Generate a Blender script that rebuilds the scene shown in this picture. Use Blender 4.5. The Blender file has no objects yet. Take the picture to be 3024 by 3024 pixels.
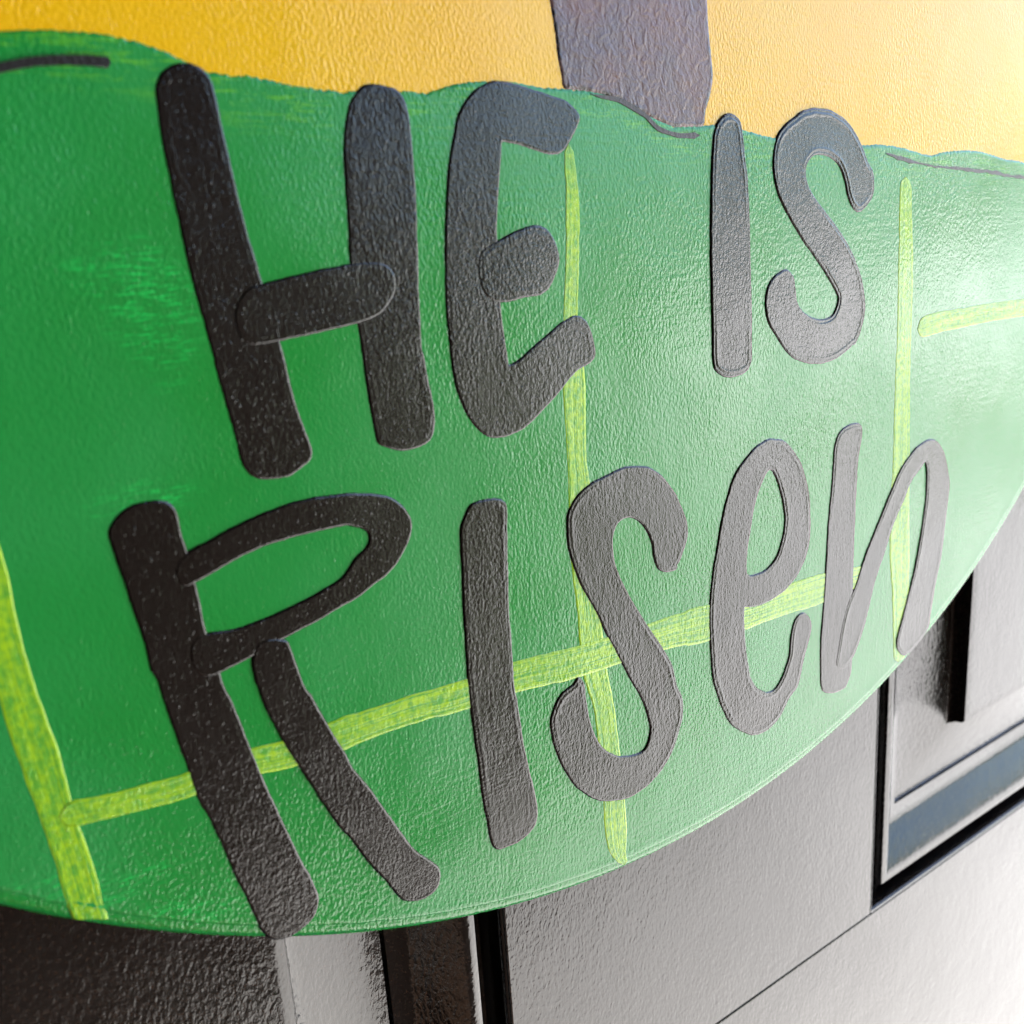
import bpy, bmesh, math, random
import numpy as np
from mathutils import Matrix, Vector
from mathutils.geometry import delaunay_2d_cdt
random.seed(5); rng = np.random.default_rng(5)
S = bpy.context.scene
COL = S.collection

# ---------------------------------------------------------------- camera
F_PX, VX, VY, HX = 2950.0, 718.0, 10788.0, 4250.0      # focal length and vanishing points of the door, in pixels of the photograph
D = 0.14                                                # metres from lens to the face of the sign
CZ = 1.35                                               # lens height
def unit(v): v = np.array(v, float); return v / np.linalg.norm(v)
vdn = unit([VX, VY, F_PX]); hx = unit([HX, -(F_PX**2 + VX * HX) / VY, F_PX]); nn = np.cross(hx, vdn)
cam_d = bpy.data.cameras.new('camera'); cam = bpy.data.objects.new('camera', cam_d); COL.objects.link(cam)
right = Vector((hx[0], nn[0], -vdn[0])); down = Vector((hx[1], nn[1], -vdn[1])); fwd = Vector((hx[2], nn[2], -vdn[2]))
M = Matrix.Identity(4)
for i in range(3):
    M[i][0] = right[i]; M[i][1] = -down[i]; M[i][2] = -fwd[i]
M[0][3], M[1][3], M[2][3] = 0.0, -D, CZ
cam.matrix_world = M
cam_d.sensor_width = 36.0; cam_d.lens = F_PX / 3024 * 36.0
cam_d.clip_start = 0.01; cam_d.clip_end = 2000
cam_d.dof.use_dof = True; cam_d.dof.focus_distance = 0.205; cam_d.dof.aperture_fstop = 22.0
S.camera = cam

# ---------------------------------------------------------------- sky, sun, exposure
SUN = Vector((0.62, 0.35, 0.82)).normalized()           # towards the sun: to the right and just behind the plane of the door
el = math.asin(SUN.z); az = math.atan2(SUN.x, SUN.y)
w = bpy.data.worlds.new('World'); S.world = w; w.use_nodes = True
nt = w.node_tree; nt.nodes.clear()
sk = nt.nodes.new('ShaderNodeTexSky'); sk.sky_type = 'NISHITA'; sk.sun_disc = False
sk.sun_elevation = el; sk.sun_rotation = az; sk.air_density = 1.0; sk.dust_density = 1.2; sk.ozone_density = 1.4
bg = nt.nodes.new('ShaderNodeBackground'); bg.inputs[1].default_value = 0.09
ow = nt.nodes.new('ShaderNodeOutputWorld'); nt.links.new(sk.outputs[0], bg.inputs[0]); nt.links.new(bg.outputs[0], ow.inputs[0])
sl = bpy.data.lights.new('sun', 'SUN'); sl.energy = 5.0; sl.angle = math.radians(0.5); sl.color = (1.0, 0.96, 0.91)
so = bpy.data.objects.new('sun', sl); COL.objects.link(so)
so.rotation_euler = SUN.to_track_quat('Z', 'Y').to_euler(); so.location = (3, 1, 6)
S.view_settings.view_transform = 'Standard'; S.view_settings.look = 'None'
S.view_settings.exposure = 3.2; S.view_settings.gamma = 1.0
S.render.engine = 'CYCLES'

# ---------------------------------------------------------------- node helpers
class NT:
    def __init__(s, name):
        s.m = bpy.data.materials.new(name); s.m.use_nodes = True; s.t = s.m.node_tree; s.t.nodes.clear()
        s.out = s.n('ShaderNodeOutputMaterial'); s.b = s.n('ShaderNodeBsdfPrincipled'); s.l(s.b.outputs[0], s.out.inputs[0])
        s.tc = s.n('ShaderNodeTexCoord')
    def n(s, t, **k):
        o = s.t.nodes.new(t)
        for a, v in k.items(): setattr(o, a, v)
        return o
    def l(s, a, b): s.t.links.new(a, b)
    def put(s, sock, v):
        if isinstance(v, bpy.types.NodeSocket): s.l(v, sock)
        else: sock.default_value = v
    def map(s, scale=(1,1,1), rot=(0,0,0), loc=(0,0,0), src=None):
        o = s.n('ShaderNodeMapping'); s.l(src or s.tc.outputs['Object'], o.inputs[0])
        o.inputs['Scale'].default_value = scale; o.inputs['Rotation'].default_value = rot; o.inputs['Location'].default_value = loc
        return o.outputs[0]
    def noise(s, vec, scale, detail=2, rough=0.5, dist=0.0):
        o = s.n('ShaderNodeTexNoise'); s.l(vec, o.inputs['Vector'])
        o.inputs['Scale'].default_value = scale; o.inputs['Detail'].default_value = detail
        o.inputs['Roughness'].default_value = rough; o.inputs['Distortion'].default_value = dist
        return o.outputs['Fac']
    def math(s, op, a, b=0.0, c=None, clamp=False):
        o = s.n('ShaderNodeMath', operation=op, use_clamp=clamp); s.put(o.inputs[0], a); s.put(o.inputs[1], b)
        if c is not None: s.put(o.inputs[2], c)
        return o.outputs[0]
    def ramp(s, v, a, b, lo=0.0, hi=1.0):
        o = s.n('ShaderNodeMapRange', interpolation_type='SMOOTHSTEP'); s.put(o.inputs[0], v)
        for i, x in zip((1, 2, 3, 4), (a, b, lo, hi)): o.inputs[i].default_value = x
        return o.outputs[0]
    def mix(s, f, a, b):
        o = s.n('ShaderNodeMix', data_type='RGBA'); s.put(o.inputs[0], f)
        s.put(o.inputs[6], a if not isinstance(a, tuple) else (*a, 1)); s.put(o.inputs[7], b if not isinstance(b, tuple) else (*b, 1))
        return o.outputs[2]
    def bump(s, h, strength, dist, normal=None):
        o = s.n('ShaderNodeBump'); s.l(h, o.inputs['Height']); o.inputs['Strength'].default_value = strength
        o.inputs['Distance'].default_value = dist
        if normal: s.l(normal, o.inputs['Normal'])
        return o.outputs[0]
    def blob(s, cx, cz, rx, rz):
        v = s.map(scale=(1/rx, 0.0, 1/rz), loc=(-cx/rx, 0, -cz/rz))
        o = s.n('ShaderNodeVectorMath', operation='LENGTH'); s.l(v, o.inputs[0]); return s.ramp(o.outputs['Value'], 1.0, 0.3)

def paint_relief(s, peel=1.0, brush=1.0, fine=1.0):
    """orange-peel of brushed acrylic over a sanded board: soft 1 mm cells plus diagonal brush drag low on the sign"""
    g = s.map(scale=(1.25, 1, 0.72), rot=(0, 0.25, 0))
    a = s.noise(g, 1550, 1.6, 0.5, 0.1)
    b = s.noise(s.map(), 3600, 1.2, 0.5)
    big = s.noise(s.map(), 26, 2, 0.5)
    amp = s.ramp(s.noise(s.map(loc=(5, 2, 1)), 20, 3, 0.6), 0.30, 0.70, 0.35, 1.45)
    st = s.noise(s.map(scale=(1, 1, 0.14), rot=(0, math.radians(-38), 0)), 1500, 1.5, 0.5)
    sep = s.n('ShaderNodeSeparateXYZ'); s.l(s.tc.outputs['Object'], sep.inputs[0])
    low = s.ramp(s.math('ADD', sep.outputs[2], s.math('MULTIPLY', s.math('SUBTRACT', big, 0.5), 0.12)), -0.09, -0.15, 0.0, 1.0)
    n1 = s.bump(s.math('MULTIPLY', a, amp), 0.50 * peel, 0.00020)
    spk = s.ramp(s.noise(s.map(), 2000, 0.5), 0.66, 0.80)
    n2 = s.bump(spk, 0.8 * fine, 0.000018, s.bump(b, 0.35 * fine, 0.00006, n1))
    n3 = s.bump(s.math('MULTIPLY', st, low), 0.40 * brush, 0.00010, n2)
    hs = s.noise(s.map(scale=(0.07, 1, 1), rot=(0, 0.12, 0)), 900, 2, 0.6)
    pm = s.ramp(s.noise(s.map(loc=(3, 1, 2)), 38, 1), 0.45, 0.62)
    n4 = s.bump(s.math('MULTIPLY', hs, pm), 0.5, 0.00010, n3)
    return s.bump(s.noise(s.map(), 42, 2), 0.25, 0.0009, n4), big, a, b

def setp(s, col, rough, ior=1.5, spec=0.5, normal=None, coat=0.0):
    s.put(s.b.inputs['Base Color'], col if not isinstance(col, tuple) else (*col, 1)); s.put(s.b.inputs['Roughness'], rough)
    s.b.inputs['IOR'].default_value = ior; s.b.inputs['Specular IOR Level'].default_value = spec
    s.b.inputs['Coat Weight'].default_value = coat
    if normal: s.l(normal, s.b.inputs['Normal'])
    return s.m

# ---------------------------------------------------------------- object helpers
def finish(name, me, mat, parent=None, smooth=False):
    me.materials.append(mat)
    if smooth: me.shade_smooth()
    o = bpy.data.objects.new(name, me); COL.objects.link(o)
    if parent: o.parent = parent
    return o
def tag(o, label=None, cat=None, kind=None, group=None):
    for k, v in (('label', label), ('category', cat), ('kind', kind), ('group', group)):
        if v: o[k] = v
    return o
def thing(name, loc, label, cat, group=None):
    o = bpy.data.objects.new(name, None); COL.objects.link(o); o.location = loc; o.empty_display_size = 0.05
    return tag(o, label, cat, None, group)
def box_mesh(name, x0, x1, y0, y1, z0, z1, bev=0.0, seg=2):
    bm = bmesh.new(); bmesh.ops.create_cube(bm, size=1)
    for v in bm.verts: v.co = Vector(((x0+x1)/2 + v.co.x*(x1-x0), (y0+y1)/2 + v.co.y*(y1-y0), (z0+z1)/2 + v.co.z*(z1-z0)))
    if bev: bmesh.ops.bevel(bm, geom=bm.edges[:], offset=bev, segments=seg, affect='EDGES', profile=0.5)
    bmesh.ops.recalc_face_normals(bm, faces=bm.faces); me = bpy.data.meshes.new(name); bm.to_mesh(me); bm.free(); return me

# ---------------------------------------------------------------- photograph pixel -> point on the sign's face (metres, relative to sign centre)
SC = np.array([1.0104, 0.5478]) * D; SR = 1.4887 * D
def plane_pt(P, depth=0.0):
    P = np.atleast_2d(np.array(P, float)); d = np.c_[P[:, 0]-1512, P[:, 1]-1512, np.full(len(P), F_PX)]
    d = d / (d @ nn)[:, None] * (D + depth)
    return np.c_[d @ hx, d @ -vdn]
K = 1024 / 1932
ORG = dict(A=(0,0), B=(1000,0), C=(2000,0), D=(0,1000), E=(1000,1000), F=(2000,1000), G=(0,2000), H=(1000,2000), I=(2000,2000), P=None)
def T(s):
    """'A 10 20, 30 40; B 5 6' -> pixel list; the letter names the tile of the photograph, 'x' marks a sharp corner"""
    out = []
    for blk in s.split(';'):
        tk = blk.strip().split(' ', 1); o = ORG[tk[0]]
        for q in tk[1].split(','):
            w_ = q.split(); x, y = float(w_[0]), float(w_[1])
            p = (x, y) if o is None else (o[0] + x*K, o[1] + y*K)
            out.append(p)
            if len(w_) > 2: out.append(p)
    return np.array(out)
def to_sign(px): return plane_pt(px) - SC
def smooth_closed(P, step):
    n = len(P); out = []
    for i in range(n):
        p0, p1, p2, p3 = P[i-1], P[i], P[(i+1) % n], P[(i+2) % n]
        L = np.linalg.norm(p2-p1)
        if L < 1e-7: continue
        k = max(1, int(round(L/step)))
        t = np.linspace(0, 1, k, endpoint=False)[:, None]
        out.append(0.5*((2*p1)+(-p0+p2)*t+(2*p0-5*p1+4*p2-p3)*t*t+(-p0+3*p1-3*p2+p3)*t**3))
    return np.concatenate(out)
def seg_dist(Q, loops):
    best = np.full(len(Q), 1e9)
    for Lp in loops:
        A = Lp; B = np.roll(Lp, -1, 0); AB = B-A; L2 = (AB**2).sum(1)+1e-18
        for s in range(0, len(Q), 2000):
            q = Q[s:s+2000][:, None, :]
            t = np.clip(((q-A)*AB).sum(2)/L2, 0, 1)
            d = np.linalg.norm(q-(A+t[..., None]*AB), axis=2).min(1)
            best[s:s+2000] = np.minimum(best[s:s+2000], d)
    return best
def inside(Q, loops):
    r = np.zeros(len(Q), bool)
    for Lp in loops:
        A = Lp; B = np.roll(Lp, -1, 0)
        for s in range(0, len(Q), 2000):
            q = Q[s:s+2000]; y = q[:, 1:2]; c = (A[:, 1] > y) != (B[:, 1] > y)
            with np.errstate(divide='ignore', invalid='ignore'):
                xi = A[:, 0]+(y-A[:, 1])/(B[:, 1]-A[:, 1])*(B[:, 0]-A[:, 0])
            r[s:s+2000] ^= ((c & (q[:, 0:1] < xi)).sum(1) % 2).astype(bool)
    return r
def vnoise(Q, f, seed):
    r = np.random.default_rng(seed); s = np.zeros(len(Q))
    for k in range(7):
        a = r.uniform(0, 6.28); ff = f*r.uniform(0.6, 1.6)
        s += np.sin((Q[:, 0]*math.cos(a)+Q[:, 1]*math.sin(a))*ff*6.28+r.uniform(0, 6.28))
    return s/3.5
def slab(loops, prof, rings, grid, attr=None, seed=0):
    """paint film with a rolled edge: prof(distance from outline, point) gives the film's height"""
    pts = []; edges = []; base = 0
    for Lp in loops:
        n = len(Lp); pts.append(Lp); edges += [(base+i, base+(i+1) % n) for i in range(n)]; base += n
    ext = []
    for Lp in loops:
        tg = np.roll(Lp, -1, 0)-np.roll(Lp, 1, 0); tg /= np.linalg.norm(tg, axis=1)[:, None]+1e-12; nr = np.c_[-tg[:, 1], tg[:, 0]]
        for j, o in enumerate(rings):
            for sgn in (1, -1):
                q = Lp+nr*o*sgn; ok = inside(q, loops) & (seg_dist(q, loops) > o*0.93)
                ext.append(q[ok])
    allp = np.concatenate(loops); lo = allp.min(0); hi = allp.max(0)
    gx, gy = np.meshgrid(np.arange(lo[0], hi[0], grid), np.arange(lo[1], hi[1], grid)); g = np.c_[gx.ravel(), gy.ravel()]
    g = g+np.random.default_rng(seed).uniform(-0.2, 0.2, g.shape)*grid
    g = g[inside(g, loops)]; g = g[seg_dist(g, loops) > rings[-1]+grid*0.45]; ext.append(g)
    P = np.concatenate(pts+ext)
    v, e, f, *_ = delaunay_2d_cdt([Vector(p) for p in P], edges, [], 0, 1e-7)
    V = np.array([(a.x, a.y) for a in v]); Fc = np.array([list(t) for t in f if len(t) == 3])
    c = V[Fc].mean(1); Fc = Fc[inside(c, loops)]
    d = seg_dist(V, loops); z = prof(d, V)
    me = bpy.data.meshes.new('film'); me.from_pydata([(a[0], -h, a[1]) for a, h in zip(V, z)], [], Fc.tolist())
    bm = bmesh.new(); bm.from_mesh(me)
    bmesh.ops.delete(bm, geom=[x for x in bm.verts if not x.link_faces], context='VERTS')
    bmesh.ops.recalc_face_normals(bm, faces=bm.faces)
    if sum(f_.normal.y for f_ in bm.faces) > 0: bmesh.ops.reverse_faces(bm, faces=bm.faces)
    lay = bm.verts.layers.float.new('edge')
    vv = np.array([(x.co.x, x.co.z) for x in bm.verts]); dd = seg_dist(vv, loops)
    for x, q in zip(bm.verts, dd): x[lay] = q*1000
    bm.to_mesh(me); bm.free(); me.shade_smooth(); return me

# ---------------------------------------------------------------- materials of the sign
ROUGH = 0.17; SPEC = 0.62
GREEN, YEL = (0.008, 0.272, 0.036), (0.92, 0.50, 0.003)
def mat_green(name, layer):
    s = NT(name); nrm, big, a, b = paint_relief(s)
    c = s.mix(s.ramp(big, 0.3, 0.7), GREEN, (0.017, 0.30, 0.058))
    if layer:
        at = s.n('ShaderNodeAttribute', attribute_name='edge'); e = at.outputs['Fac']
        sep = s.n('ShaderNodeSeparateXYZ'); s.l(s.tc.outputs['Object'], sep.inputs[0])
        streak = s.noise(s.map(scale=(0.10, 1, 1.0), rot=(0, 0.10, 0)), 1100, 3, 0.6)
        scr = s.noise(s.map(scale=(0.5, 1, 1)), 1500, 3, 0.7, 1.0)
        top = s.math('MULTIPLY', s.ramp(e, 9.0, 2.0), s.ramp(sep.outputs[2], -0.11, -0.09))
        m1 = s.math('MULTIPLY', top, s.ramp(s.math('ADD', streak, s.math('MULTIPLY', s.math('SUBTRACT', scr, 0.5), 0.5)), 0.50, 0.68), clamp=True)
        c = s.mix(s.math('MULTIPLY', m1, 0.48), c, (0.16, 0.55, 0.015))
        arc = s.noise(s.map(scale=(0.13, 1, 1), rot=(0, math.radians(24), 0)), 2600, 3, 0.8, 0.5)
        for (px, py, rx, rz) in SCUFF:
            cx, cz = to_sign([(px, py)])[0]
            m = s.math('MULTIPLY', s.blob(cx, cz, rx, rz), s.ramp(arc, 0.53, 0.60))
            c = s.mix(s.math('MULTIPLY', m, 0.75), c, (0.012, 0.55, 0.085))
    return setp(s, c, s.ramp(big, .3, .7, ROUGH-.04, ROUGH+.08), 1.5, SPEC, nrm)
SCUFF = [(350, 790, .010, .005), (430, 880, .009, .011), (480, 960, .007, .012), (430, 1480, .010, .004), (250, 2660, .02, .004), (560, 2700, .02, .006), (120, 2630, .012, .004)]
m_green = mat_green('green acrylic', True); m_green_rim = mat_green('green rim acrylic', False)
_l = to_sign([(240, 86), (1232, 267), (2950, 470)]); LINE = np.polyfit(_l[:, 0], _l[:, 1]-0.006, 1).tolist()
def mat_board():
    s = NT('yellow and green board'); nrm, big, a, b = paint_relief(s, 1.25)
    sep = s.n('ShaderNodeSeparateXYZ'); s.l(s.tc.outputs['Object'], sep.inputs[0])
    line = s.math('ADD', s.math('MULTIPLY', sep.outputs[0], LINE[0]), LINE[1])
    f = s.ramp(s.math('SUBTRACT', sep.outputs[2], line), -0.0005, 0.0005)
    y = s.mix(s.ramp(big, 0.3, 0.7), YEL, (0.93, 0.53, 0.004))
    return setp(s, s.mix(f, GREEN, y), ROUGH, 1.5, SPEC, nrm)
m_board = mat_board()
def mat_black():
    s = NT('black acrylic'); nrm, big, a, b = paint_relief(s, 0.85, 0.9, 1.8)
    fl = s.ramp(s.noise(s.map(), 3200, 1), 0.80, 0.84)
    return setp(s, s.mix(s.math('MULTIPLY', fl, 0.0), (0.0020, 0.0016, 0.0012), (0.1, 0.1, 0.1)), ROUGH+.02, 1.5, SPEC, nrm)
m_black = mat_black()
def mat_brown():
    s = NT('brown cross acrylic'); g = s.map(scale=(1, 1, 0.7))
    n0 = s.noise(g, 620, 3, 0.6, 0.6); big = s.noise(s.map(), 60, 3)
    nrm = s.bump(s.noise(s.map(), 1700, 2), 0.5, 0.00015, s.bump(n0, 0.8, 0.00030))
    at = s.n('ShaderNodeAttribute', attribute_name='edge')
    ed = s.math('MULTIPLY', s.ramp(at.outputs['Fac'], 1.3, 0.3), s.ramp(s.noise(s.map(), 500, 2), 0.4, 0.6))
    c = s.mix(s.ramp(big, 0.35, 0.65), (0.175, 0.070, 0.048), (0.120, 0.070, 0.070))
    return setp(s, s.mix(ed, c, (0.008, 0.007, 0.007)), .26, 1.6, 0.5, nrm)
m_brown = mat_brown()
def mat_lime():
    s = NT('lime glaze'); nrm, big, a, b = paint_relief(s, 0.8)
    uv = s.n('ShaderNodeUVMap')
    u = s.map(scale=(22, 15, 1), src=uv.outputs[0]); st = s.noise(u, 1.0, 4, 0.68)
    sepu = s.n('ShaderNodeSeparateXYZ'); s.l(uv.outputs[0], sepu.inputs[0])
    edge = s.ramp(s.math('ABSOLUTE', s.math('SUBTRACT', sepu.outputs[1], 0.5)), 0.38, 0.47, 0.0, 0.22)
    cell = s.math('MULTIPLY', s.math('SUBTRACT', s.noise(s.map(), 900, 2), 0.5), 0.5)
    cov = s.ramp(s.math('ADD', s.math('ADD', st, edge), cell), 0.34, 0.66, 0.0, 1.0)
    patch = s.ramp(s.noise(s.map(), 70, 2), 0.3, 0.7, 0.7, 1.0)
    c = s.mix(s.math('MULTIPLY', cov, patch), (0.085, 0.38, 0.032), (0.46, 0.72, 0.010))
    n2 = s.bump(st, 0.35, 0.0002, nrm)
    return setp(s, c, ROUGH, 1.5, SPEC, n2)
m_lime = mat_lime()
def mat_thin(name, col):
    s = NT(name); nrm, big, a, b = paint_relief(s)
    return setp(s, col, 0.42, 1.5, 0.5, nrm)
m_mark = mat_thin('black marker paint', (0.010, 0.008, 0.006))
m_mark2 = mat_thin('worn charcoal paint', (0.060, 0.045, 0.042))

# ================================================================ SETTING
def mat_door():
    s = NT('black satin door paint')
    g = s.map(scale=(1.1, 1, 0.55), rot=(0, 0.15, 0))
    a = s.noise(g, 1100, 2.0, 0.5, 0.2); b = s.noise(s.map(), 3000, 2); big = s.noise(s.map(), 14, 3, 0.6)
    n1 = s.bump(a, 0.5, 0.00022); n2 = s.bump(b, 0.35, 0.00004, s.bump(s.noise(g, 300, 2), 0.5, 0.00014, n1))
    n3 = s.bump(s.noise(s.map(), 30, 2), 0.4, 0.0007, n2)
    brown_speckle = s.noise(s.map(), 1500, 3, 0.7)
    c = s.mix(s.ramp(brown_speckle, 0.52, 0.68), (0.005, 0.0045, 0.004), (0.030, 0.017, 0.011))  # dusty speckle; its brown also imitates the brown reflection at lower left
    return setp(s, c, s.ramp(big, 0.3, 0.7, 0.10, 0.20), 1.50, 0.5, n3)
m_door = mat_door()
DY = 0.010                                              # door face lies this far behind the front of the sign
def door_pt(px, extra=0.0): 
    q = plane_pt([px], DY+extra)[0]; return q[0], CZ+q[1]
mx0 = door_pt((1512, 3024))[0]; mx1 = door_pt((2575, 2600))[0]; pz = door_pt((2567, 2703))[1]
PW = 0.215; ST = 0.115
dx0, dx1 = mx0-PW-ST, mx1+PW+ST
DH = 2.04
door = thing('front_door', ((dx0+dx1)/2, DY, 0.02), 'glossy black panelled front door behind the round painted sign', 'door')
dl = door.location
def dchild(name, me): 
    me.transform(Matrix.Translation(-dl)); return finish(name, me, m_door, door, False)
rows = [(0.25, 0.92), (pz, pz+0.60), (pz+0.72, DH-0.13)]
gap = 0.00012
def dbox(name, x0, x1, z0, z1): return dchild(name, box_mesh(name, x0+gap, x1-gap, DY, DY+0.034, z0+gap, z1-gap, 0.00035, 2))
dbox('stile', dx0, dx0+ST, 0.02, DH); dbox('stile', dx1-ST, dx1, 0.02, DH)
zr = [(0.02, rows[0][0]), (rows[0][1], rows[1][0]), (rows[1][1], rows[2][0]), (rows[2][1], DH)]
for z0, z1 in zr: dbox('rail', dx0+ST, dx1-ST, z0, z1)
for z0, z1 in rows: dbox('mullion', mx0, mx1, z0, z1)
MP = [(0.0, .0335), (0.0, .0004), (.0002, .0001), (.0005, .0002), (.0008, .0005), (.0010, .0010), (.0011, .0062), (.0016, .0076), (.0045, .0078), (.0052, .0070), (.0056, .0035), (.0060, .0018), (.0066, .0011), (.0075, .0008),
      (.0085, .0009), (.0096, .0014), (.0110, .0022), (.0135, .0037), (.0160, .0053), (.0185, .0069), (.0205, .0079), (.0225, .0084), (.0234, .0086), (.0237, .0092), (.0240, .0096)]
RP = [(.0240, .0096), (.0262, .0097), (.030, .0093), (.034, .0085), (.038, .0074), (.042, .0061), (.0444, .0053), (.0450, .0048), (.0458, .0030), (.0461, .0010), (.0466, .0003), (.0480, .0000), (.0490, .0000), (.0520, .0000)]
def frame_rings(name, x0, x1, z0, z1, prof, fill):
    bm = bmesh.new(); rings = []
    for s_, d_ in prof:
        rings.append([bm.verts.new((x, DY+d_, z)) for x, z in ((x0+s_, z0+s_), (x1-s_, z0+s_), (x1-s_, z1-s_), (x0+s_, z1-s_))])
    for a, b in zip(rings, rings[1:]):
        for i in range(4): bm.faces.new((a[i], a[(i+1) % 4], b[(i+1) % 4], b[i]))
    if fill: bm.faces.new(rings[-1])
    for f in bm.faces: f.smooth = True
    bmesh.ops.recalc_face_normals(bm, faces=bm.faces)
    if rings and sum(f.normal.y*f.calc_area() for f in bm.faces) > 0: bmesh.ops.reverse_faces(bm, faces=bm.faces)
    # keep the mitres and the arrises crisp
    for e in bm.edges:
        a, b = e.verts
        if e.is_manifold and e.calc_face_angle(0) > math.radians(28): e.smooth = False
    me = bpy.data.meshes.new(name); bm.to_mesh(me); bm.free()
    me.transform(Matrix.Translation(-dl)); return finish(name, me, m_door, door)
for z0, z1 in rows:
    for x0, x1 in ((dx0+ST, mx0), (mx1, dx1-ST)):
        frame_rings('panel_moulding', x0, x1, z0, z1, MP, False)
        frame_rings('raised_panel', x0, x1, z0, z1, RP, True)
dchild('backing_board', box_mesh('b', dx0+.002, dx1-.002, DY+.035, DY+.045, .021, DH-.001))

def simple(name, col, rough=0.8, var=0.15, scale=4.0, bumpd=0.0, bs=200):
    s = NT(name); n_ = s.noise(s.map(), scale, 5, 0.6)
    c = s.mix(n_, tuple(x*(1-var) for x in col), tuple(x*(1+var) for x in col))
    nr = s.bump(s.noise(s.map(), bs, 3), 0.5, bumpd) if bumpd else None
    return setp(s, c, rough, 1.5, 0.4, nr)
m_trim = simple('white trim paint', (0.75, 0.74, 0.71), 0.4)
def mat_brick():
    s = NT('brown brick'); br = s.n('ShaderNodeTexBrick'); s.l(s.map(rot=(math.radians(90), 0, 0)), br.inputs[0])
    br.inputs['Color1'].default_value = (.020, .010, .006, 1); br.inputs['Color2'].default_value = (.030, .015, .009, 1); br.inputs['Mortar'].default_value = (.022, .018, .015, 1)
    br.inputs['Scale'].default_value = 1; br.inputs['Brick Width'].default_value = .225; br.inputs['Row Height'].default_value = .075; br.inputs['Mortar Size'].default_value = .006
    return setp(s, br.outputs['Color'], .9, 1.5, .3, s.bump(br.outputs['Fac'], -.6, .004))
m_brick = mat_brick()
def joined(name, boxes, mat, kind='structure'):
    bm = bmesh.new()
    for b in boxes:
        me = box_mesh('t', *b); bm.from_mesh(me); bpy.data.meshes.remove(me)
    me = bpy.data.meshes.new(name); bm.to_mesh(me); bm.free(); return tag(finish(name, me, mat), kind=kind)
joined('house_wall', [(-1.4, dx0-.10, .03, .25, 0, 2.75), (dx1+.10, 1.25, .03, .25, 0, 2.75), (dx0-.0985, dx1+.0985, .031, .249, DH+.115, 2.749)], m_brick)
fr = thing('door_frame', ((dx0+dx1)/2, 0.03, 0.0), 'white painted timber frame around the black door', 'door frame')
for nm, b in (('jamb', (dx0-.098, dx0-.004, .0, .24, 0, DH+.004)), ('jamb', (dx1+.004, dx1+.098, .0, .24, 0, DH+.004)), ('lintel', (dx0-.098, dx1+.098, .0, .24, DH+.006, DH+.113)), ('sill', (dx0-.003, dx1+.003, .0, .24, .0, .017))):
    me = box_mesh(nm, *b, .002); me.transform(Matrix.Translation(-fr.location)); finish(nm, me, m_trim, fr)
joined('ground', [(-400, 400, -400, 400, -.5, -.012)], simple('lawn grass', (.085, .098, .050), .9, .3, 2.0, .02, 60))
def sheet(name, pts, z, mat):
    bm = bmesh.new(); top = [bm.verts.new((x, y, z)) for x, y in pts]; bot = [bm.verts.new((x, y, -.3)) for x, y in pts]
    bm.faces.new(top); bm.faces.new(bot[::-1]); n = len(pts)
    for i in range(n): bm.faces.new((top[i], bot[i], bot[(i+1) % n], top[(i+1) % n]))
    bmesh.ops.recalc_face_normals(bm, faces=bm.faces); me = bpy.data.meshes.new(name); bm.to_mesh(me); bm.free(); return tag(finish(name, me, mat), kind='structure')
sheet('path', [(-1.2, 0), (-1.2, -1.62), (1.55, -1.62), (3.4, -3.5), (5.2, -3.5), (5.2, 0)], 0.0, simple('pale concrete', (.42, .412, .398), .85, .42, 3.0, .001, 150))
sheet('road', [(3.5, -3.6), (50, -52), (300, -52), (300, -3.6)], -.006, simple('pale worn road', (.66, .65, .63), .9, .08, .5))
joined('added_porch_roof', [(-1.8, 1.0, -1.95, .029, 2.6, 2.72)], simple('dark added soffit', (.02, .013, .009), .6))  # added roof, out of view, shutting sky light off the left side
# added dark pier and side wall, out of view, darkening reflections at left
joined('added_brick_wall', [(-1.6, 0.98, -1.85, -1.40, 0.001, 2.598), (-1.6, -1.3, -1.399, .029, 0.001, 2.598)], m_brick)
mat_t = thing('added_doormat', (-.27, -.90, .0), 'added dark brown coir mat, out of view, darkening low reflections in the door', 'added_doormat')  # added mat, unseen, gives the door mouldings a dark floor to reflect
def added_doormat():
    bm = bmesh.new(); N = 46; Mn = 36; W, H = 1.24, .92; top = {}
    for i in range(N+1):
        for j in range(Mn+1):
            top[i, j] = bm.verts.new((-W/2+W*i/N, -H/2+H*j/Mn, .016+random.uniform(-.002, .002)))
    for i in range(N):
        for j in range(Mn): bm.faces.new((top[i, j], top[i+1, j], top[i+1, j+1], top[i, j+1]))
    me = bpy.data.meshes.new('pile'); bm.to_mesh(me); bm.free(); finish('pile', me, simple('brown coir', (.050, .026, .014), .95, .4, 300, .002, 500), mat_t)
    finish('rubber_edge', box_mesh('e', -W/2-.02, W/2+.02, -H/2-.02, H/2+.02, .001, .012, .002), simple('black rubber', (.015, .015, .015), .6), mat_t)
added_doormat()
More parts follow.
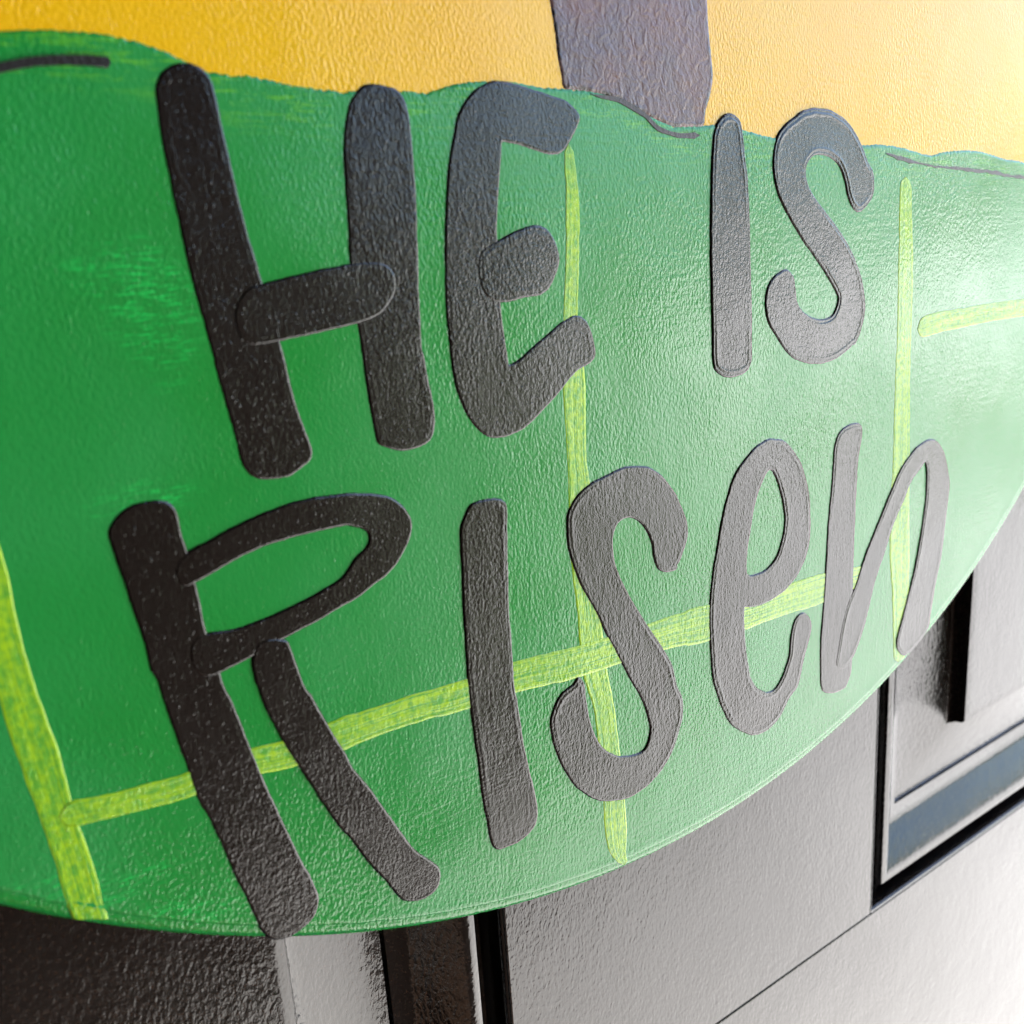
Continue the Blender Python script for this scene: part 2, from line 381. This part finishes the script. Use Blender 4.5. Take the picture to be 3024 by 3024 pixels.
def hedge():
    N = 14000; r = np.random.default_rng(3)
    ang = r.uniform(-0.2, 2.0, N); rad = r.uniform(58, 63, N)
    top = 3.2+0.9*np.sin(ang*9)+0.6*np.sin(ang*23+1)+0.4*np.sin(ang*51)
    z = r.uniform(0, 1, N)**0.7*top; x = np.sin(ang)*rad; y = -np.cos(ang)*rad
    c = np.c_[x, y, z]; a = r.normal(size=(N, 3)); a /= np.linalg.norm(a, axis=1)[:, None]; b = np.cross(a, r.normal(size=(N, 3))); b /= np.linalg.norm(b, axis=1)[:, None]
    s_ = r.uniform(.25, .60, N)[:, None]
    V = np.stack([c-a*s_, c-b*s_*.6, c+a*s_, c+b*s_*.6], 1).reshape(-1, 3)
    me = bpy.data.meshes.new('leaves'); me.from_pydata(V.tolist(), [], np.arange(N*4).reshape(-1, 4).tolist())
    o = finish('shrubbery', me, simple('leaf green', (.045, .085, .025), .6, .4, .6)); tag(o, 'dense dark green shrubbery far across the road', 'shrubbery', 'stuff')
hedge()

# ================================================================ THE SIGN
sign = thing('round_sign', (SC[0], 0.0, CZ+SC[1]), 'round hand-painted wooden sign reading HE IS Risen hanging on the black door', 'sign')
def part(name, me, mat, label=None):
    o = finish(name, me, mat, sign); return tag(o, label) if label else o
def board():
    bm = bmesh.new(); n = 360; prof = [(0, DY-.0004), (SR-.0006, DY-.0004), (SR, DY-.0010), (SR, .0014), (SR-.0002, .0007), (SR-.0007, .0002), (SR-.0014, 0.0), (SR-.0018, 0.0), (SR-.0025, 0.0), (SR-.05, 0.0), (0, 0.0)]
    rings = []
    for r_, y in prof:
        rings.append([bm.verts.new((0, y, 0))] if r_ == 0 else [bm.verts.new((r_*math.sin(i/n*2*math.pi), y, r_*math.cos(i/n*2*math.pi))) for i in range(n)])
    for a, b in zip(rings, rings[1:]):
        for i in range(n):
            j = (i+1) % n
            if len(a) == 1: bm.faces.new((a[0], b[j], b[i]))
            elif len(b) == 1: bm.faces.new((a[i], a[j], b[0]))
            else: bm.faces.new((a[i], a[j], b[j], b[i]))
    bmesh.ops.recalc_face_normals(bm, faces=bm.faces); me = bpy.data.meshes.new('board'); bm.to_mesh(me); bm.free(); me.shade_smooth(); return me
part('board', board(), m_board)

def circle_arc(a0, a1, r, n): t = np.linspace(a0, a1, n); return np.c_[np.sin(t)*r, np.cos(t)*r]
hill_px = T('A 0 170, 150 160, 300 163, 450 172, 600 190, 750 225, 900 275, 1000 320, 1080 360, 1150 392, 1250 412, 1450 430, 1600 468, 1750 490, 1932 513; B 60 505, 300 508, 400 505, 480 515, 560 490, 650 465, 760 452, 870 448, 1000 458, 1100 480, 1230 490, 1400 505, 1500 528, 1600 575, 1700 625, 1790 670, 1860 700; C 0 702, 150 697, 210 695, 370 722, 540 765, 800 790, 1040 805, 1130 803, 1250 820, 1400 862, 1480 845, 1600 835, 1700 845, 1830 885, 1932 905')
hl = to_sign(hill_px)
hl = np.concatenate([[hl[0]+[-.09, -.018]], [hl[0]+[-.04, -.004]], hl, [hl[-1]+[.03, -.006]], [hl[-1]+[.12, -.012]]])
def cr_open(P, step):
    Q = np.concatenate([[2*P[0]-P[1]], P, [2*P[-1]-P[-2]]]); out = []
    for i in range(1, len(Q)-2):
        p0, p1, p2, p3 = Q[i-1:i+3]; k = max(1, int(round(np.linalg.norm(p2-p1)/step))); t = np.linspace(0, 1, k, endpoint=False)[:, None]
        out.append(0.5*((2*p1)+(-p0+p2)*t+(2*p0-5*p1+4*p2-p3)*t*t+(-p0+3*p1-3*p2+p3)*t**3))
    return np.concatenate(out+[P[-1:]])
hl = cr_open(hl, 0.0003); _e = to_sign([(640, 220), (1060, 270)])[:, 0]; _m = np.exp(-((hl[:, 0]-_e.mean())/((_e[1]-_e[0])*.5))**4); hl[:, 1] += _m*(vnoise(hl, 1500, 14)*.00012+np.abs(vnoise(hl, 900, 15))*.00016)
hl[:, 1] += vnoise(hl, 600, 4)*0.00010+vnoise(hl, 1600, 6)*0.00006
RG = SR-0.0022
hl = hl[np.hypot(*hl.T) < RG-0.0005]
aL = math.atan2(hl[0][0], hl[0][1]); aR = math.atan2(hl[-1][0], hl[-1][1])
rim = circle_arc(aR, aL+2*math.pi, RG, 900)
rim = rim*(1+0.0003*vnoise(rim, 120, 9)[:, None])
green_loop = np.concatenate([hl, rim[1:-1]])
def film(h, lip=1.0, w_=0.00025, seed=0):
    def f(d, V):
        e = np.clip(d/w_, 0, 1); e = np.sin(e*math.pi/2)
        return -0.00008+(h+0.00008)*e*(1+lip*0.35*np.exp(-((d-w_*2.0)/(w_*1.3))**2)) + (vnoise(V, 45, seed)*h*0.12)*e
    return f
part('painted_hill', slab([green_loop], film(.00013, .6, .0004), (.0003, .0007, .0014, .003, .006, .010), .0045), m_green, 'green painted hill filling the lower part of the round sign')
cross_px = T('B 1172 0, 1190 100, 1205 200, 1215 300, 1240 430, 1250 494, 1320 506, 1420 520, 1520 548, 1610 592, 1700 638, 1790 682, 1860 708; C 0 712, 80 712, 146 704, 160 620, 185 530, 200 430, 190 300, 175 150, 168 0')
cr = to_sign(cross_px); cr = np.concatenate([cr[:1], cr[:1], cr, cr[-1:], cr[-1:]]); top = .185
cx_mid = (cr[0][0]+cr[-1][0])/2; wh = (cr[-1][0]-cr[0][0])/2
up = np.array([(cx_mid+wh, .10), (cx_mid+wh, .10), (cx_mid+.068, .10), (cx_mid+.068, .10), (cx_mid+.068, .132), (cx_mid+.068, .132), (cx_mid+wh, .132), (cx_mid+wh, .132), (cx_mid+wh, top), (cx_mid+wh, top), (cx_mid-wh, top), (cx_mid-wh, top),
      (cx_mid-wh, .132), (cx_mid-wh, .132), (cx_mid-.068, .132), (cx_mid-.068, .132), (cx_mid-.068, .10), (cx_mid-.068, .10), (cx_mid-wh, .10), (cx_mid-wh, .10)])
part('painted_cross', slab([smooth_closed(np.concatenate([cr, up]), .0008)], lambda d, V: film(.00013, .6)(d, V)*1.0, (.0003, .0008, .0016), .003), m_brown, 'rough dark brown painted cross rising from the green hill')

# ---- thin lines
def ribbon(rows_, h, step=0.0012, cap=(0, 0), nv=14, seed=0, wob=0.00007, ridge=1.0):
    """rows_: (left pixel, right pixel) pairs along the brush stroke"""
    L = cr_open(to_sign([r_[0] for r_ in rows_]), step); R = cr_open(to_sign([r_[1] for r_ in rows_]), step)
    n = max(len(L), len(R)); rs = lambda P: np.c_[np.interp(np.linspace(0, len(P)-1, n), range(len(P)), P[:, 0]), np.interp(np.linspace(0, len(P)-1, n), range(len(P)), P[:, 1])]
    L, R = rs(L), rs(R); C = (L+R)/2; s_ = np.r_[0, np.cumsum(np.linalg.norm(np.diff(C, axis=0), axis=1))]
    W = (R-L)/2; hw = np.linalg.norm(W, axis=1)
    k = np.ones(n)
    for end, cp in enumerate(cap):
        if cp:
            q = s_ if end == 0 else s_[-1]-s_; r0 = hw*cp; x = np.clip(q/r0, 0, 1); k *= np.sqrt(np.clip(1-(1-x)**2, 0.0004, 1))
    r = np.random.default_rng(seed)
    jl = np.interp(s_, np.linspace(0, s_[-1], max(4, int(s_[-1]/.0015))), r.normal(0, wob, max(4, int(s_[-1]/.0015))))
    jr = np.interp(s_, np.linspace(0, s_[-1], max(4, int(s_[-1]/.0015))), r.normal(0, wob, max(4, int(s_[-1]/.0015))))
    vs = np.r_[0, .02, .05, np.linspace(.1, .9, nv), .95, .98, 1]; ph = r.uniform(0, 6.28, 5); V = []; 
    for i in range(n):
        for v in vs:
            t = v*2-1; off = jl[i] if v < .5 else jr[i]
            p = C[i]+W[i]*k[i]*t+W[i]/hw[i]*off*abs(t)
            e = math.sin(min(1, min(v, 1-v)/.06)*math.pi/2)
            zz = -0.00005+(h+.00005)*e+h*.10*ridge*e*(math.sin(v*19+ph[0]+s_[i]*60)*.5+math.sin(v*37+ph[1]+s_[i]*90)*.4)+h*.08*e*math.exp(-((min(v, 1-v)-.07)/.04)**2)
            V.append((p[0], -zz, p[1]))
    m = len(vs); Fc = [(i*m+j, i*m+j+1, (i+1)*m+j+1, (i+1)*m+j) for i in range(n-1) for j in range(m-1)]
    me = bpy.data.meshes.new('ribbon'); me.from_pydata(V, [], Fc)
    uvl = me.uv_layers.new(name='UVMap'); su = [s_[i]*1.0 for i in range(n)]
    for lp in me.loops:
        i, j = divmod(lp.vertex_index, m); uvl.data[lp.index].uv = (su[i], vs[j])
    bm = bmesh.new(); bm.from_mesh(me); bmesh.ops.recalc_face_normals(bm, faces=bm.faces)
    if sum(f.normal.y for f in bm.faces) > 0: bmesh.ops.reverse_faces(bm, faces=bm.faces)
    bm.to_mesh(me); bm.free(); me.shade_smooth(); return me
def vrows(s):
    """'E x y w' items: near-vertical stroke, w = horizontal width"""
    out = []
    for it in s.split(','):
        k_, x, y, w_ = it.split(); o = ORG[k_]; x, y, w_ = float(x), float(y), float(w_)
        out.append(((o[0]+(x-w_/2)*K, o[1]+y*K), (o[0]+(x+w_/2)*K, o[1]+y*K)))
    return out
def hrows(s):
    out = []
    for it in s.split(','):
        k_, x, y, w_ = it.split(); o = ORG[k_]; x, y, w_ = float(x), float(y), float(w_)
        out.append(((o[0]+x*K, o[1]+(y-w_/2)*K), (o[0]+x*K, o[1]+(y+w_/2)*K)))
    return out
BASE = .00016
LM = BASE+.00002
part('painted_line', ribbon(vrows('D -130 1050 200,D -60 1300 215,D -5 1600 225,D 85 1932 235,G 150 250 255,G 215 440 262,G 297 700 225,G 345 850 222,G 400 1000 225,G 450 1180 228,G 505 1345 200'), LM, seed=1), m_lime, 'wide lime stroke at the lower left of the sign')
part('painted_line', ribbon(vrows('B 1278 800 46,B 1285 900 60,B 1297 1050 74,B 1300 1200 80,B 1300 1400 76,B 1295 1600 82,B 1290 1750 84,E 1300 0 100,E 1310 150 116,E 1312 300 130,E 1318 500 124,E 1322 650 114,E 1335 780 125,E 1342 900 140,E 1352 1100 145,E 1365 1300 145,E 1388 1500 140,E 1408 1700 146,E 1430 1870 150,H 1450 60 140,H 1480 200 125,H 1505 400 125,H 1528 620 130,H 1535 720 130,H 1541 850 130,H 1552 970 100,H 1588 1045 45'), LM, cap=(.6, .4), seed=2), m_lime, 'lime stroke running down past the E and the first S')
part('painted_line', ribbon(vrows('C 1268 985 50,C 1270 1050 68,C 1270 1200 75,C 1270 1500 88,C 1260 1900 84,F 1255 100 84,F 1250 400 92,F 1245 700 100,F 1238 900 112,F 1236 1200 118,F 1240 1400 100,F 1240 1600 88,F 1236 1750 72,F 1225 1800 30'), LM, cap=(.9, .4), seed=3), m_lime, 'pale lime stroke running down through the n')
part('painted_line', ribbon(hrows('G 330 775 150,G 420 752 158,G 600 718 140,G 800 665 145,G 1000 615 156,G 1200 530 158,G 1430 465 162,G 1600 425 172,G 1932 305 195,H 100 285 180,H 400 180 170,H 700 97 178,E 1000 1880 184,E 1270 1815 190,E 1500 1745 185,E 1720 1672 180,E 1932 1612 200,F 60 1608 222,F 180 1580 215,F 400 1525 180,F 600 1455 175,F 800 1392 175,F 960 1340 130,F 1090 1295 90'), LM+.00007, cap=(1, .5), seed=4), m_lime, 'long lime stroke crossing the sign below the word Risen')
part('painted_line', ribbon(hrows('C 1335 1835 110,C 1400 1810 130,C 1500 1785 120,C 1600 1768 112,C 1750 1738 108,C 1932 1712 104,C 2150 1670 104'), LM+.00003, cap=(1, 0), seed=5), m_lime, 'short pale lime stroke at the right edge of the photo')
part('painted_line', ribbon(hrows('A -200 450 60,A -60 397 62,A 60 366 62,A 180 344 60,A 300 336 60,A 420 335 62,A 520 341 66,A 600 350 66,A 614 352 50'), .00045, cap=(0, .35), seed=6, wob=.00003, ridge=.3), m_mark, 'short black stroke at the top of the hill, left of the H')
part('painted_line', ribbon(hrows('B 1400 528 14,B 1470 545 26,B 1540 555 30,B 1620 592 34,B 1700 645 38,B 1770 712 34,B 1850 748 27,C 0 757 30,C 60 757 33,C 122 757 30'), .00034, cap=(.5, .2), seed=7, wob=.00010, ridge=.5), m_mark2, 'thin brownish stroke curving under the cross')
part('painted_line', ribbon(hrows('C 1160 858 10,C 1200 872 16,C 1260 888 18,C 1340 908 14,C 1420 925 10,C 1480 932 12,C 1560 938 16,C 1650 950 17,C 1750 960 18,C 1830 976 16,C 1932 992 16,C 2100 1010 14'), .00030, cap=(.5, 0), seed=8, wob=.00012, ridge=.5), m_mark2, 'thin broken grey stroke along the hill right of the second S')

# ---- letters: every brush stroke is a closed outline
def letter(label, strokes, th=1.0, ridge=1.0):
    bm = bmesh.new()
    for k, (outer, holes, lift) in enumerate(strokes):
        loops = [smooth_closed(to_sign(T(o)), .00045) for o in [outer]+holes]
        out = []
        for q in loops:
            tg = np.roll(q, -1, 0)-np.roll(q, 1, 0); tg /= np.linalg.norm(tg, axis=1)[:, None]+1e-12
            out.append(q+np.c_[-tg[:, 1], tg[:, 0]]*(vnoise(q, 260, 3)*.00005+vnoise(q, 800, 8)*.00003)[:, None])
        h0 = .00021*th+.00012+lift*.6
        def prof(d, V, h0=h0, k=k):
            w_ = .00045; e = np.sin(np.clip(d/w_, 0, 1)*math.pi/2)
            side = .5+.5*np.tanh(vnoise(V, 22, 31+k)*2.2)
            rdg = ridge*.00006*side*np.exp(-((d-.00125)/.00022)**2)-ridge*.00005*side*np.exp(-((d-.00078)/.00020)**2)
            lip = .00002*th*np.exp(-((d-.00045)/.0002)**2)
            return -.00004+(h0+.00004)*e+lip+rdg+vnoise(V, 60, 12+k)*.00003*e
        me = slab(out, prof, (.00010, .00020, .00032, .00055, .00078, .00100, .00125, .00150, .0019), .0014, seed=k)
        bm.from_mesh(me); bpy.data.meshes.remove(me)
    me = bpy.data.meshes.new('letter'); bm.to_mesh(me); bm.free(); me.shade_smooth()
    return part('painted_letter', me, m_black, label)
letter('black capital H of the word HE', th=.8, ridge=.35, strokes=[
 ('A 1000 345, 1100 365, 1172 430, 1203 520, 1235 680, 1280 860, 1312 1000, 1352 1180, 1402 1360, 1465 1570; D 1565 20, 1600 160, 1658 380, 1715 530, 1742 625, 1725 690, 1660 740, 1600 775, 1500 790, 1420 780, 1370 745, 1335 680, 1300 550, 1220 260, 1150 0; A 1100 1700, 1040 1480, 985 1220, 940 1020, 890 780, 865 600, 856 490, 890 400, 940 360', [], 0),
 ('B 180 467, 260 475, 330 503, 375 570, 400 680, 420 900, 435 1100, 445 1400, 450 1600, 465 1900; E 480 100, 500 220, 530 360, 541 450, 530 530, 500 580, 430 615, 360 630, 290 620, 215 588, 197 530, 170 400, 140 220, 110 0; B 95 1810, 70 1640, 55 1480, 45 1300, 30 1050, 18 850, 28 700, 50 580, 90 510, 130 475', [], .00004),
 ('P 692 900, 728 850, 776 833, 900 803, 1027 777, 1100 770, 1148 785, 1170 830, 1160 880, 1120 930, 1053 958, 940 985, 821 1011, 745 1022, 705 1000, 688 950', [], .00016)])
letter('black capital E of the word HE', th=1, ridge=.5, strokes=[
 ('B 860 450, 960 458, 1100 500, 1220 540, 1275 565, 1342 640, 1330 710, 1290 790, 1240 855, 1170 865, 1100 845, 1000 812, 912 797 x, 905 900, 895 1050, 885 1200, 885 1330, 892 1500, 905 1690, 915 1800, 930 1900; E 948 142 x, 1000 110, 1100 20; B 1110 1900, 1200 1820, 1260 1775, 1320 1750, 1380 1785, 1412 1860; E 1432 85, 1400 140, 1320 190, 1240 290, 1150 390, 1050 490, 960 540, 870 558, 800 535, 720 450, 660 320, 630 200, 605 0; B 595 1800, 585 1600, 583 1350, 590 1100, 605 900, 630 750, 655 640, 690 570, 750 500, 800 465', [], 0),
 ('B 790 1390, 895 1327, 980 1285, 1070 1252, 1150 1265, 1195 1320, 1225 1400, 1228 1470, 1190 1580, 1130 1645, 1050 1660, 905 1690, 820 1660, 780 1590, 765 1480', [], .00015)])
letter('grey-black capital I of the word IS', th=1.4, ridge=1.8, strokes=[
 ('C 280 630, 320 640, 350 680, 365 760, 375 880, 390 1000, 400 1200, 405 1400, 410 1600, 415 1850; F 415 60, 412 120, 390 180, 340 210, 280 220, 220 195, 192 140, 187 0; C 180 1600, 175 1400, 178 1100, 185 850, 200 720, 235 655', [], .00008)])
letter('grey-black capital S of the word IS', th=1.4, ridge=1.8, strokes=[
 ('C 770 600, 850 612, 930 660, 985 730, 1030 820, 1060 900, 1090 960, 1095 1040, 1080 1110, 1040 1165, 1000 1187, 965 1150, 940 1090, 925 1010, 895 930, 850 885, 800 867, 750 877, 720 920, 715 980, 735 1050, 780 1120, 850 1210, 920 1310, 970 1400, 1010 1500, 1035 1600, 1045 1720, 1025 1830, 990 1920; F 975 40, 920 90, 850 130, 770 145, 700 135, 640 110, 590 60, 550 0; C 500 1800, 482 1700, 495 1600, 540 1530, 600 1497, 645 1535, 656 1600, 670 1690, 720 1748, 790 1775, 850 1757, 880 1705, 884 1650, 845 1570, 770 1450, 690 1340, 620 1220, 560 1100, 530 980, 525 880, 545 770, 590 700, 660 640, 710 610', [], .0)])
letter('black capital R beginning the word Risen', th=1.15, ridge=.35, strokes=[
 ('D 900 895, 960 920, 993 980, 1010 1060, 1045 1180, 1095 1360, 1155 1635, 1200 1760, 1250 1925; G 1310 160, 1400 390, 1465 545, 1560 760, 1660 970, 1730 1100, 1775 1210, 1770 1290, 1740 1350, 1680 1405, 1610 1450, 1530 1465, 1480 1440, 1440 1390, 1385 1270, 1310 1120, 1235 945, 1165 800, 1098 685, 1050 540, 980 350, 910 150, 860 0; D 835 1850, 790 1680, 740 1540, 680 1350, 640 1240, 600 1120, 598 1060, 640 990, 720 925, 800 903', [], 0),
 ('D 1045 1180, 1150 1120, 1300 1040, 1450 970, 1650 900, 1800 870, 1932 857; E 100 855, 200 860, 290 880, 360 930, 400 990, 410 1050, 390 1130, 340 1230, 270 1320, 200 1370, 100 1450, 0 1505; D 1780 1570, 1580 1675, 1400 1775, 1230 1862, 1130 1890, 1070 1840, 1050 1740, 1080 1660, 1155 1635, 1300 1610, 1450 1560, 1650 1470, 1800 1390, 1900 1320; E 80 1225, 145 1155, 160 1110, 150 1080, 120 1060, 60 1050; D 1932 1045, 1800 1070, 1600 1120, 1400 1190, 1200 1300, 1095 1360, 1020 1385, 970 1330, 975 1250', [], .00013),
 ('D 1590 1672, 1622 1720, 1660 1830, 1700 1930; G 1750 120, 1830 260, 1925 415; H 80 500, 180 620, 300 790, 420 950, 490 1000, 550 1045, 567 1100, 550 1170, 500 1220, 450 1243, 370 1248, 330 1225, 260 1140, 150 1020, 60 900; G 1890 840, 1800 715, 1680 530, 1560 340, 1470 170, 1430 60; D 1410 1900, 1395 1785, 1420 1700, 1500 1665', [], .00022)])
letter('black letter I of the word Risen', th=1.1, ridge=1.3, strokes=[
 ('E 810 890, 880 885, 930 910, 941 970, 941 1100, 945 1300, 950 1500, 965 1700, 980 1932; H 1000 150, 1030 350, 1060 500, 1090 620, 1109 730, 1100 810, 1060 870, 1000 920, 930 950, 890 962, 860 950, 840 910, 815 780, 790 650, 765 450, 740 280, 715 60; E 700 1750, 685 1500, 675 1250, 667 1080, 685 1000, 720 930, 760 905', [], .00012)])
letter('charcoal letter S of the word Risen', th=1.1, ridge=1.3, strokes=[
 ('E 1640 705, 1720 710, 1790 750, 1850 820, 1910 910; F 0 880, 30 950, 55 1030, 55 1110, 20 1220, 0 1260; E 1880 1290, 1820 1305, 1770 1280, 1745 1210, 1735 1140, 1700 1060, 1650 1012, 1600 1002, 1555 1032, 1530 1100, 1530 1180, 1545 1260, 1580 1350, 1640 1460, 1720 1590, 1800 1710, 1860 1820, 1885 1932; H 1910 100, 1918 200, 1890 320, 1850 430, 1780 540, 1700 620, 1620 670, 1540 690, 1450 690, 1380 660, 1310 605, 1240 500, 1190 370, 1172 250, 1190 170, 1240 80; E 1300 1920, 1330 1878, 1362 1905; H 1370 30, 1380 120, 1400 230, 1440 340, 1490 400, 1560 432, 1640 425, 1700 390, 1725 310, 1720 240, 1680 120, 1610 0; E 1540 1750, 1480 1640, 1430 1530, 1390 1460, 1340 1370, 1300 1270, 1270 1150, 1262 1020, 1280 940, 1330 860, 1400 800, 1500 750, 1570 715', [], .0001)])
letter('grey lowercase e of the word Risen', th=1.1, ridge=1.3, strokes=[
 ('F 540 553, 600 570, 660 640, 700 720, 730 850, 742 1000, 735 1130, 710 1230, 660 1330, 590 1410, 500 1470, 430 1495, 372 1500 x, 372 1580, 380 1700, 400 1850, 414 1895; I 442 52, 488 76, 530 66, 566 15; F 594 1835, 615 1760, 625 1650, 650 1560, 700 1520, 740 1560, 745 1620, 720 1720, 700 1800, 670 1932; I 620 120, 570 220, 500 295, 430 325, 370 310, 300 270, 250 190, 210 80, 190 0; F 175 1700, 172 1500, 190 1300, 215 1150, 240 1000, 275 860, 310 760, 360 680, 430 600, 490 560', ['F 510 735, 550 800, 580 920, 590 1020, 575 1120, 545 1210, 490 1280, 440 1303, 388 1305, 390 1180, 410 1050, 430 930, 460 830'], .0001)])
letter('grey lowercase n at the end of the word Risen', th=1.1, ridge=1.3, strokes=[
 ('F 970 468, 1020 475, 1030 530, 1010 660, 1000 800, 990 1000, 982 1200, 978 1370, 975 1600, 970 1830; I 955 10, 935 55, 900 80, 850 92, 805 80, 790 30; F 790 1850, 790 1700, 805 1500, 820 1250, 835 1000, 850 850, 860 700, 870 590, 905 510', [], 0),
 ('F 878 1825, 885 1740, 908 1600, 940 1480, 985 1370, 1030 1230, 1080 1100, 1130 980, 1190 830, 1240 720, 1310 620, 1370 570, 1430 558, 1480 620, 1505 720, 1515 820, 1500 950, 1470 1200, 1440 1350, 1410 1520, 1390 1625, 1278 1762, 1222 1740, 1213 1690, 1220 1650, 1260 1500, 1310 1300, 1350 1080, 1375 900, 1381 760, 1375 690 x, 1350 730, 1300 800, 1260 900, 1200 1040, 1150 1200, 1100 1350, 1040 1600, 985 1755, 930 1835', [], .00012)])
